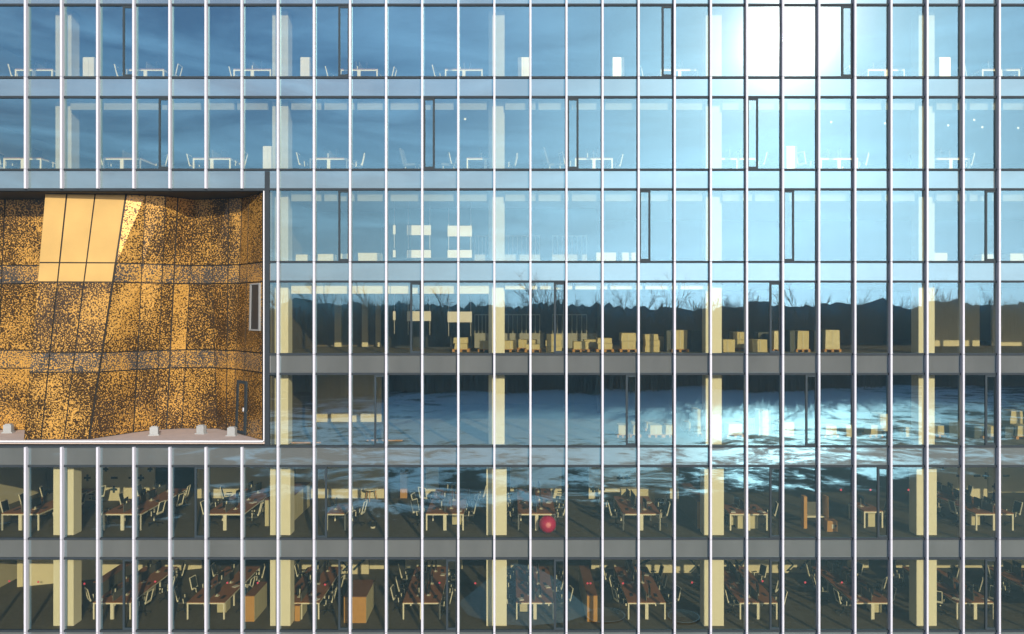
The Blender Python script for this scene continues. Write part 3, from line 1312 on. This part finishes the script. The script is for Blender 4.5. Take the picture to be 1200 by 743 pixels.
def cluster(k, px0, px1, n, idx, d=1.2, chairs=True, screens=True, single=False, skip=()):
    cx = (X(px0, d) + X(px1, d)) / 2
    z = zlow(k)
    nm = ORD[idx]
    bench[(n, single)].put(f'white-legged bench desk with brown top, {nm} from the left in the {SHORT[k]}', (cx, d, z))
    for s in ((-1, 1) if not single else (1,)):
        side = 'left' if s < 0 else 'right'
        for i in range(n):
            yc = d + i * 1.6 + .8
            pos = POS[n][i]
            if screens:
                off_ = .24 if not single else -.15
                monitor.put(f'black monitor, {side} half of {nm} desk, {SHORT[k]}, {pos}'.rstrip(', '),
                            (cx + s * off_, yc + random.uniform(-.15, .15), z + .746), R(90) * s * -1 + R(180) + random.uniform(-.15, .15))
                keyboard.put(f'black keyboard, {side} half of {nm} desk, {SHORT[k]}, {pos}'.rstrip(', '),
                             (cx + s * (off_ + .30), yc + random.uniform(-.2, .2), z + .746), R(90) * s + random.uniform(-.3, .3))
            if screens and k >= 6 and i == n - 1 and random.random() < .75:
                j_ = random.randrange(n)
                paper.put(f'white paper stack, {side} half of {nm} desk, {SHORT[k]}', (cx + s * .62, d + j_ * 1.6 + random.uniform(.2, .45), z + .746), random.uniform(-.6, .6))
            if screens and k >= 6 and i == n - 1 and not single and random.random() < .6:
                pedestal.put(f'pale drawer unit under {side} half of {nm} desk, {SHORT[k]}', (cx + s * .46, d + random.choice([.9, 1.0]) + (1.6 if n > 1 and random.random() < .5 else 0), z), 0)
            if chairs and (side, i) not in skip:
                far = random.random() < .35
                wd = .82 if not single else .42
                xx = cx + s * (wd + random.uniform(.10, .28) + (.25 if far else 0))
                rz = R(90) * s + random.gauss(0, .45 if far else .22)
                chair.put(f'office chair {side} of the {nm} desk, {SHORT[k]}, {pos}'.rstrip(', '),
                          (xx, yc + random.uniform(-.25, .25), z), rz)


def cabinet(px_x0, px_x1, d0, d1, k, h, label, front='oak', top='oakdark', side='cream', pr=True, name='cabinet'):
    """Low office cabinet; x given in metres."""
    t = thing(name, label, 'cabinet', ((px_x0 + px_x1) / 2, d0, zlow(k)))
    w = (px_x1 - px_x0) / 2
    Ld = d1 - d0
    b = MB()
    b.box(-w, w, .03, Ld, 0, h - .03, M[side])
    b.build('carcass', t)
    b = MB()
    b.box(-w, w, 0, .028, 0, h - .03, M[front])
    b.build('end_panel', t)
    b = MB()
    b.box(-w - .01, w + .01, -.01, Ld + .01, h - .028, h, M[top])
    b.build('worktop', t)
    n = max(1, round(Ld / .45))
    for s in (-1, 1):
        for i in range(n):
            b = MB()
            ya, yb = .03 + (Ld - .03) * i / n, .03 + (Ld - .03) * (i + 1) / n
            x = s * (w + .008)
            b.box(min(s * w + s * .002, x), max(s * w + s * .002, x), ya + .012, yb - .012, .05, h - .06, M[side])
            b.build('cabinet_door', t)
    return t


# bottom row
for i, (a, c) in enumerate(((108, 154), (218, 264), (329, 375), (471, 517), (604, 650), (735, 781), (866, 912), (1000.5, 1045.5), (1120.5, 1166), (1232, 1278))):
    cluster(7, a, c, 3, i)
cabinet(X(287, .95), X(298, .95), .95, 2.7, 7, 1.12, 'oak ended low cabinet with a walnut top beside the second desk, bottom window row')
cabinet(X(403, .8), X(429, .8), .8, 2.9, 7, 1.14, 'wide oak fronted cabinet with a walnut top right of the third desk, bottom window row')
cabinet(X(688, .95), X(700, .95), .95, 4.9, 7, 1.14, 'narrow long oak ended cabinet with a walnut top between the fifth and sixth desks')
cabinet(X(61, .95), X(66.5, .95), 1.3, 3.0, 7, 1.05, 'oak ended cabinet half hidden by the leftmost column, bottom window row')
cabinet(X(345, .95), X(351, .95), 1.0, 2.2, 7, .68, 'small oak pedestal right of the second column, bottom window row')
cabinet(X(101, 2.0), X(112, 2.0), 2.6, 5.6, 7, 1.15, 'dark sided cabinet behind the leftmost column, bottom window row', 'black', 'oakdark', 'greyfab')

# second row from the bottom
for i, (a, c, n, sg) in enumerate(((0.7, 46, 3, False), (120, 166, 3, False), (240.5, 286, 3, False), (382, 405.5, 1, True), (499, 543.5, 3, False), (606, 652, 3, False),
                                   (729, 775, 2, False), (862, 893, 1, False), (1012, 1035.5, 1, True), (1142.5, 1189, 3, False))):
    cluster(6, a, c, n, i, single=sg, d=1.2 if i != 8 else 1.6)
cabinet(-10.95, -9.89, 1.9, 5.5, 6, 1.17, 'long cream cabinet with a walnut top behind the second column, lower rows', 'cream')
cabinet(8.12, 8.62, 1.5, 5.3, 6, 1.2, 'long cabinet with shade-painted sides and an oak end beside the fourth column', 'oak', 'oakdark', 'wall_brown')  # dark side material puts the pale cabinet's side shade into its colour
cabinet(X(727, 5), X(766, 5), 4.7, 5.1, 6, 1.0, 'cream low cabinet standing across the back end of the seventh desk', 'cream', 'whitemetal')
cabinet(X(866, 1.3), X(890, 1.3), 1.5, 2.0, 6, .62, 'cream pedestal drawer block under the eighth desk, second row from bottom', 'cream', 'cream')
cabinet(X(1015, 2), X(1023, 2), 1.8, 2.5, 6, .6, 'cream drawer block under the ninth desk, second row from bottom', 'cream', 'cream')
cabinet(X(456, 7), X(467, 7), 7.1, 7.6, 6, .66, 'low black cabinet left of the orange wood panel', 'black', 'black', 'black')
cabinet(X(478, 7), X(496, 7), 7.1, 7.6, 6, .66, 'low black cabinet right of the orange wood panel', 'black', 'black', 'black')
cabinet(X(468.6, 7), X(476.6, 7), 7.1, 7.6, 6, 1.3, 'upright orange wood cabinet between two low black cabinets', 'oak', 'oak', 'oak')
# round table
t = thing('round_table', 'small round pale table on three splayed wooden legs by the back wall', 'table', (X(434.5, 6.6), 6.6, zlow(6)))
b = MB()
b.lathe([(.33, .56), (.36, .58), (.36, .61), (.33, .62)], M['whitemetal'], 20)
b.build('table_top', t)
for i in range(3):
    a = i * 2.094 + .5
    b = MB()
    b.bar((.33 * math.cos(a), .33 * math.sin(a), 0), (.22 * math.cos(a), .22 * math.sin(a), .565), .02, M['oak'], 6, .028)
    b.build('leg', t)
# waste bin
t = thing('waste_bin', 'black waste bin with a white base alone on the dark carpet', 'bin', (X(437, 1.6), 1.6, zlow(6)))
b = MB()
b.lathe([(.11, .08), (.15, .30), (.14, .30), (.10, .10)], M['black'], 16)
b.build('body', t)
b = MB()
b.lathe([(.10, 0), (.115, .08)], M['whitemetal'], 16)
b.build('base', t)
# pink ball
t = thing('exercise_ball', 'shiny pink exercise ball in front of the sixth desk', 'ball', (X(641.7, .85), .85, zlow(6)))
b = MB()
RB = .37
b.lathe([(max(.002, RB * math.sin(a * math.pi / 20)), RB - RB * math.cos(a * math.pi / 20)) for a in range(0, 21)], M['pink'], 32)
b.build('ball', t, True)
b = MB()
star = []  # pale star paints the ball's reflections into its colour
for i in range(20):
    a = i * math.pi / 10
    r_ = .155 if i % 2 == 0 else .085
    star.append((r_ * math.cos(a), r_ * math.sin(a)))
ctr = Vector((.05, -1, .12)).normalized()
ux = ctr.cross(Vector((0, 0, 1))).normalized() * -1
uz = Vector((0, 0, 1)) - ctr * ctr.z
uz.normalize()
pts = []
for a_, c_ in star:
    v_ = (ctr * RB + ux * a_ + uz * c_).normalized() * (RB + .004)
    pts.append(v_ + Vector((0, 0, RB)))
cc = ctr * (RB + .006) + Vector((0, 0, RB))
for i in range(20):
    b.face([cc, pts[i], pts[(i + 1) % 20]], M['pinkpale'])
b.build('painted_reflection', t)
# oak stand and cardboard box at the right
t = thing('oak_stand', 'tall oak stand with a white shelf between two posts', 'stand', (X(956.5, 1.5), 1.5, zlow(6)))
for x in (X(944, 1.5), X(969, 1.5)):
    b = MB()
    b.box(x - X(956.5, 1.5) - .07, x - X(956.5, 1.5) + .07, 0, .35, 0, 1.4, M['oak'])
    b.build('post', t)
b = MB()
b.box(-.38, .38, .02, .33, .48, .53, M['whitemetal'])
b.build('shelf', t)
b = MB()
b.box(-.38, .38, .30, .33, .56, 1.1, M['greyfab'])
b.build('back_panel', t)


def carton(b, x0, x1, y0, y1, z0, z1, m_):
    """A carton with slightly bulging sides."""
    b.hexa([(x0, y0, z0), (x1, y0, z0), (x1, y1, z0), (x0, y1, z0)],
           [(x0 + random.uniform(-.02, .03), y0 + random.uniform(-.01, .02), z1), (x1 + random.uniform(-.03, .02), y0 + random.uniform(-.01, .02), z1), (x1 - .01, y1, z1), (x0 + .01, y1, z1)], m_)


t = thing('cardboard_box', 'brown cardboard box with printed squares at the foot of the oak stand', 'box', (X(972, 1.3), 1.0, zlow(6)))
b = MB()
carton(b, -.22, .22, 0, .4, 0, .46, M['pallet'])
b.build('carton', t)
b = MB()
b.box(-.02, .08, -.012, -.004, .14, .32, M['whitemetal'])
b.build('label_patch', t)
b = MB()
b.box(.11, .19, -.012, -.004, .20, .30, M['symbol'])
b.build('label_patch', t)

# paper house / lamp on the fifth desk, white
t = thing('desk_lamp', 'white cone shaped desk lamp on the fifth desk, bottom window row', 'lamp', (X(631.5, 2.0), 2.0, zlow(7) + .747))
b = MB()
b.lathe([(.10, .0), (.09, .03), (.03, .03), (.03, .10)], M['whitemetal'], 14)
b.build('base', t)
b = MB()
b.lathe([(.13, .08), (.03, .27), (.02, .28)], M['whitemetal'], 14)
b.build('lamp_shade', t)

# ------------------------------------------------------------------ top rows: desks seen from below
for i, (a, c) in enumerate(((17, 62), (147, 193), (273, 318), (398, 443), (521, 566), (775, 818), (1016, 1061), (1150, 1196))):
    cluster(1, a, c, 1, i)
for i, (a, c) in enumerate(((3, 49), (120, 165), (225, 271), (362, 408), (548, 590), (674, 718), (842, 888), (961, 1006), (1092, 1137))):
    cluster(2, a, c, 1, i)


def tall_cab(k, a, c, label):
    xa, xb = X(a, 1.2), X(c, 1.2)
    t = thing('tall_cabinet', label, 'cabinet', ((xa + xb) / 2, 1.2, zlow(k)))
    w = (xb - xa) / 2
    b = MB()
    b.box(-w, w, .02, .45, .0, 1.25, M['frame_white'])
    b.build('carcass', t)
    for s in (-1, 1):
        b = MB()
        b.box(min(s * .004, s * w), max(s * .004, s * w), 0, .018, .03, 1.22, M['frame_white'])
        b.build('cabinet_door', t)


for a, c, lab in ((97, 110, 'pale cabinet right of the leftmost column, top window row'), (352, 364.5, 'pale cabinet right of the second column, top window row'),
                  (607, 620.5, 'pale cabinet right of the third column, top window row'), (718, 731.5, 'pale cabinet standing alone between third and fourth columns, top window row'),
                  (1101, 1114, 'pale cabinet right of the rightmost column, top window row')):
    tall_cab(1, a, c, lab)
for a, c, lab in ((308, 320, 'pale cabinet left of the second column, second row from top'), (922, 934, 'pale cabinet right of the sun glare, second row from top')):
    tall_cab(2, a, c, lab)


def make_arm():
    t = thing('lounge_chair', '', 'lounge chair', group='blue grey lounge chairs')
    b = MB()
    b.hexa([(-.3, -.3, .34), (.3, -.3, .34), (.3, .3, .38), (-.3, .3, .38)], [(-.3, -.3, .44), (.3, -.3, .44), (.3, .3, .48), (-.3, .3, .48)], M['greyfab'])
    b.build('seat', t)
    b = MB()
    b.hexa([(-.28, -.34, .45), (.28, -.34, .45), (.28, -.26, .45), (-.28, -.26, .45)], [(-.22, -.52, 1.15), (.22, -.52, 1.15), (.22, -.46, 1.15), (-.22, -.46, 1.15)], M['greyfab'])
    b.build('backrest', t)
    for sx_ in (-1, 1):
        for sy in (-1, 1):
            b = MB()
            b.bar((sx_ * .27, sy * .27, 0), (sx_ * .22, sy * .22, .36), .018, M['whitemetal'])
            b.build('leg', t)
    return t


arm = Kind(make_arm)
for px_, rz, lab in ((483, R(-100), 'grey lounge chair left of the sash in the second row from top'), (526, R(90), 'grey lounge chair right of the sash in the second row from top'),
                     (649, R(-80), 'grey lounge chair left of the sixth desk, second row from top')):
    arm.put(lab, (X(px_, 1.3), 1.3, zlow(2)), rz)

# white wall panels and slatted partitions in the unfinished rows
for k in (3, 4):
    dz = (k - 3) * STO
    rn = ROW[k]
    n = 0
    for a, c, y0, y1, w in ((460.5, 463.5, 264, 274.5, 'upper narrow'), (477, 505, 264, 275.5, 'upper wide left'), (524.5, 553, 264.5, 277, 'upper wide right'),
                            (460.5, 463.5, 293, 301.5, 'lower narrow'), (477, 505, 293, 302, 'lower wide left'), (524.5, 553, 293, 302, 'lower wide right')):
        if k == 4 and y0 > 280:
            continue
        dp = 2.4
        t = thing('hanging_panel', f'{w} white panel hung on thin rods, {rn}', 'panel', ((X(a, dp) + X(c, dp)) / 2, dp, Z(y1, dp) - dz), 0, 'white hanging panels')
        hw = (X(c, dp) - X(a, dp)) / 2
        hh = Z(y0, dp) - Z(y1, dp)
        b = MB()
        b.box(-hw, hw, 0, .03, 0, hh, M['frame_white'])
        b.build('board', t)
        ztop = zlow(k) + VIS - (Z(y1, dp) - dz)
        if y0 < 280:
            for s_ in ((-1, 1) if hw > .2 else (0,)):
                b = MB()
                b.bar((s_ * (hw - .05), .015, -.62), (s_ * (hw - .05), .015, ztop - .02), .012, M['frame_white'], 5)
                b.build('rod', t)
    for j, (a, c) in enumerate(((556, 574), (590, 633), (647, 688))):
        xa, xb = X(a, 5.6), X(c, 5.6)
        t = thing('slatted_partition', f'pale partition with upright slats over a solid panel, {ORD[j]} from the left, {rn}', 'partition', ((xa + xb) / 2, 5.6, zlow(k)))
        w = (xb - xa) / 2
        b = MB()
        b.box(-w, w, 0, .05, 0.0, .72, M['greybox'])
        b.build('solid_panel', t)
        b = MB()
        nn = max(4, int(w * 2 / .22))
        for i in range(nn + 1):
            x = -w + (2 * w - .04) * i / nn
            b.box(x, x + .04, .004, .044, .722, 1.6, M['greybox'])
        b.build('slats', t)
        b = MB()
        b.box(-w, w, 0, .05, 1.602, 1.66, M['greybox'])
        b.build('rail', t)

# ------------------------------------------------------------------ pallets and cartons in the unfinished rows
def make_pallet():
    t = thing('pallet', '', 'pallet', group='orange wooden pallets')
    b = MB()
    for i in range(5):
        y = .0 + i * .17
        b.box(-.42, .42, y, y + .11, .10, .125, M['pallet'])
    b.build('deck', t)
    for x in (-.42, -.06, .30):
        b = MB()
        b.box(x, x + .12, 0, .79, 0, .098, M['pallet'])
        b.build('runner', t)
    return t


pallet = Kind(make_pallet)


def goods(k, idx, a, c, ytop, ybot, d, mat='carton', on_pallet=True, layers=1):
    """Cartons on a pallet; photo columns a..c and rows ytop..ybot read at depth d."""
    xa, xb = X(a, d), X(c, d)
    zb = zlow(k)
    h = max(.35, (ybot - ytop) / F * (DIST + d))
    rn = {4: 'middle row', 5: 'third row from bottom'}[k]
    nm = ORD[idx] if idx < 20 else 'twenty-' + ORD[idx - 20]
    cx = (xa + xb) / 2
    w = xb - xa
    z = zb
    desc = {'carton': 'cream carton', 'carton_dark': 'dark carton', 'wrap': 'film-wrapped pale carton', 'cream': 'pale carton'}[mat]
    if on_pallet:
        p_ = pallet.put(f'orange pallet under the {nm} load from the left, {rn}', (cx, d, zb))
        p_.scale = (max(.6, (w + .08) / .84), 1, 1)
        z = zb + .127
    hh = (zb + h - z) / layers
    for i in range(layers):
        b = MB()
        e = random.uniform(0, .05)
        j = random.uniform(-.03, .03) if i else 0
        dep = .72
        carton(b, cx - w / 2 + e + j, cx + w / 2 - e + j, d + .02, d + dep, z + hh * i + .001, z + hh * (i + 1) - .012, M[mat])
        if w > .45 and mat != 'carton_dark':
            b.box(cx - .025 + j, cx + .025 + j, d + .004, d + .012, z + hh * i + .03, z + hh * (i + 1) - .05, M['cream'])
        o_ = b.build('carton')
        lv = {1: '', 2: ['lower ', 'upper '][i] if layers == 2 else '', 3: ['lowest ', 'middle ', 'topmost '][min(i, 2)]}[layers]
        o_['label'] = f'{lv}{desc} of the {nm} load from the left, {rn}'
        o_['category'] = 'carton'
        o_['group'] = 'cartons stored on the unfinished floors'


R4 = [(531, 549, 395, 412, 1.7, 'carton', True, 2), (561, 573, 399, 412, 1.7, 'carton', True, 1), (590, 606.5, 398.5, 412, 1.7, 'carton', True, 1),
      (607, 630, 396, 409, 3.0, 'carton', True, 1), (616, 633.5, 403, 412.5, 1.5, 'carton', True, 1), (640, 659, 391, 412, 1.7, 'carton', False, 3),
      (672, 690, 398.5, 411, 1.7, 'carton', True, 1), (684, 700, 394, 407, 3.0, 'carton', True, 1), (700, 718.5, 395.5, 412, 1.7, 'carton', True, 2),
      (727.5, 746, 389.5, 412, 1.7, 'carton', True, 2), (756, 773, 391, 412, 1.7, 'carton', False, 3), (771, 781, 390, 406, 3.2, 'carton', False, 1),
      (781, 788, 387, 412, 1.9, 'carton_dark', False, 1), (788.5, 806, 386, 412, 1.7, 'carton', True, 1), (809, 823, 386, 411, 2.1, 'carton_dark', False, 2),  # first dark block is added for the shaded left side of its neighbour
      (844, 862, 397, 412, 1.6, 'carton', False, 1), (858, 876, 385, 407, 3.0, 'carton', True, 2), (882, 900, 397, 412, 1.6, 'carton', False, 1),
      (889, 903, 386, 408, 2.8, 'carton_dark', False, 1), (907, 918, 386, 411, 1.7, 'wrap', True, 1), (925, 933.5, 386, 411, 1.8, 'carton_dark', False, 1),
      (934, 948.5, 386, 411, 1.7, 'carton', True, 1), (954, 964, 386, 411, 2.0, 'carton_dark', False, 1), (967, 985, 385, 411, 1.7, 'wrap', True, 1)]
for i, q_ in enumerate(R4):
    goods(4, i, *q_)
R5 = [(725, 735, 497.5, 512, 2.3, 'carton', True, 1), (740, 747, 488, 498, 4.2, 'cream', False, 1), (741, 749, 497.5, 512, 2.3, 'carton', True, 1),
      (757, 771, 489, 499, 4.2, 'carton', True, 1), (761, 777, 497.5, 512, 2.3, 'carton', True, 1), (779, 791.5, 497.5, 512, 2.3, 'carton', True, 1),
      (803, 812, 488, 498, 4.2, 'carton', True, 1), (813, 822, 480, 512, 2.6, 'carton', True, 2), (853, 871, 496, 512, 2.3, 'carton', True, 1),
      (873, 886, 490, 512, 2.6, 'carton_dark', False, 1), (889, 904, 479, 509, 2.8, 'carton', False, 3), (905, 914, 492, 506, 3.0, 'carton_dark', False, 1),
      (915, 931, 492, 509, 2.6, 'carton', False, 1), (932, 943, 496, 507, 3.0, 'carton_dark', False, 1), (967, 982, 498, 512, 2.3, 'carton', True, 1),
      (992, 1003, 496, 510, 2.4, 'cream', False, 1), (1020, 1034, 497, 512, 2.3, 'carton', True, 1), (1028, 1042, 480, 500, 4.2, 'cream', False, 1),
      (1050, 1060, 498, 510, 2.5, 'carton_dark', False, 1), (1061, 1069, 498, 510, 2.4, 'carton', False, 1), (1095, 1108, 497, 511, 2.3, 'carton', True, 1),
      (1112, 1128, 493, 512, 2.4, 'carton_dark', False, 1), (1142, 1152, 499, 514, 2.0, 'carton_dark', False, 1), (1153, 1168, 500, 515, 1.9, 'carton', True, 1),
      (1178, 1191, 500, 514, 2.0, 'carton_dark', False, 1), (1184, 1200, 474, 500, 3.6, 'carton', True, 3), (1192, 1212, 500, 516, 1.8, 'carton', True, 1)]
for i, q_ in enumerate(R5):
    goods(5, i, *q_)


for i, (a, c) in enumerate(((346, 360), (372, 391), (398, 408), (420, 446), (699, 722), (728, 745), (1092, 1110), (1150, 1166), (1184, 1200))):
    b = MB()
    carton(b, X(a, 1.6), X(c, 1.6), 1.6, 2.2, zlow(3) + .001, zlow(3) + random.uniform(.40, .55), M['cream'])
    o_ = b.build('carton')
    o_['label'] = f'pale low carton, {ORD[i]} from the left in the third window row from top'
    o_['category'] = 'carton'
    o_['group'] = 'cartons stored on the unfinished floors'


def plank(k, a, c, d, w, label, rz=0):
    b = MB()
    Lh = (X(c, d) - X(a, d)) / 2
    b.box(-Lh, Lh, -w / 2, w / 2, 0, .05, M['pallet'])
    o_ = b.build('plank')
    o_.location = ((X(a, d) + X(c, d)) / 2, d, zlow(k) + .001)
    o_.rotation_euler = (0, 0, rz)
    o_['label'] = label
    o_['category'] = 'plank'
    return o_


plank(5, 342, 376, .8, .15, 'orange plank lying by the glass right of the second column, third row from bottom', .05)
plank(5, 430, 472, 1.4, .15, 'orange plank lying beside the dark heap, third row from bottom', -.04)
t = thing('tarpaulin_heap', 'low dark heap under a tarpaulin by the sash, third row from bottom', 'heap', (X(446, 1.9), 1.9, zlow(5)))
b = MB()
b.lathe([(.42, 0), (.38, .14), (.26, .30), (.12, .42), (.02, .46)], M['soil'], 12)
b.build('tarpaulin', t, True)

# ------------------------------------------------------------------ thin winter haze over the field
m, nt, o = new_mat('winter_haze')
pv = nt.nodes.new('ShaderNodeVolumePrincipled')
pv.inputs['Color'].default_value = (0.58, 0.86, 0.97, 1)
pv.inputs['Density'].default_value = 0.0006
pv.inputs['Anisotropy'].default_value = 0.0
nt.links.new(pv.outputs[0], o.inputs['Volume'])
b = MB()
b.box(-760, 760, -620, 60, -1.0, 46.0, m)
hazeo = b.build('haze')
hazeo['kind'] = 'stuff'
hazeo['label'] = 'thin pale winter haze over the field'
hazeo['category'] = 'haze'
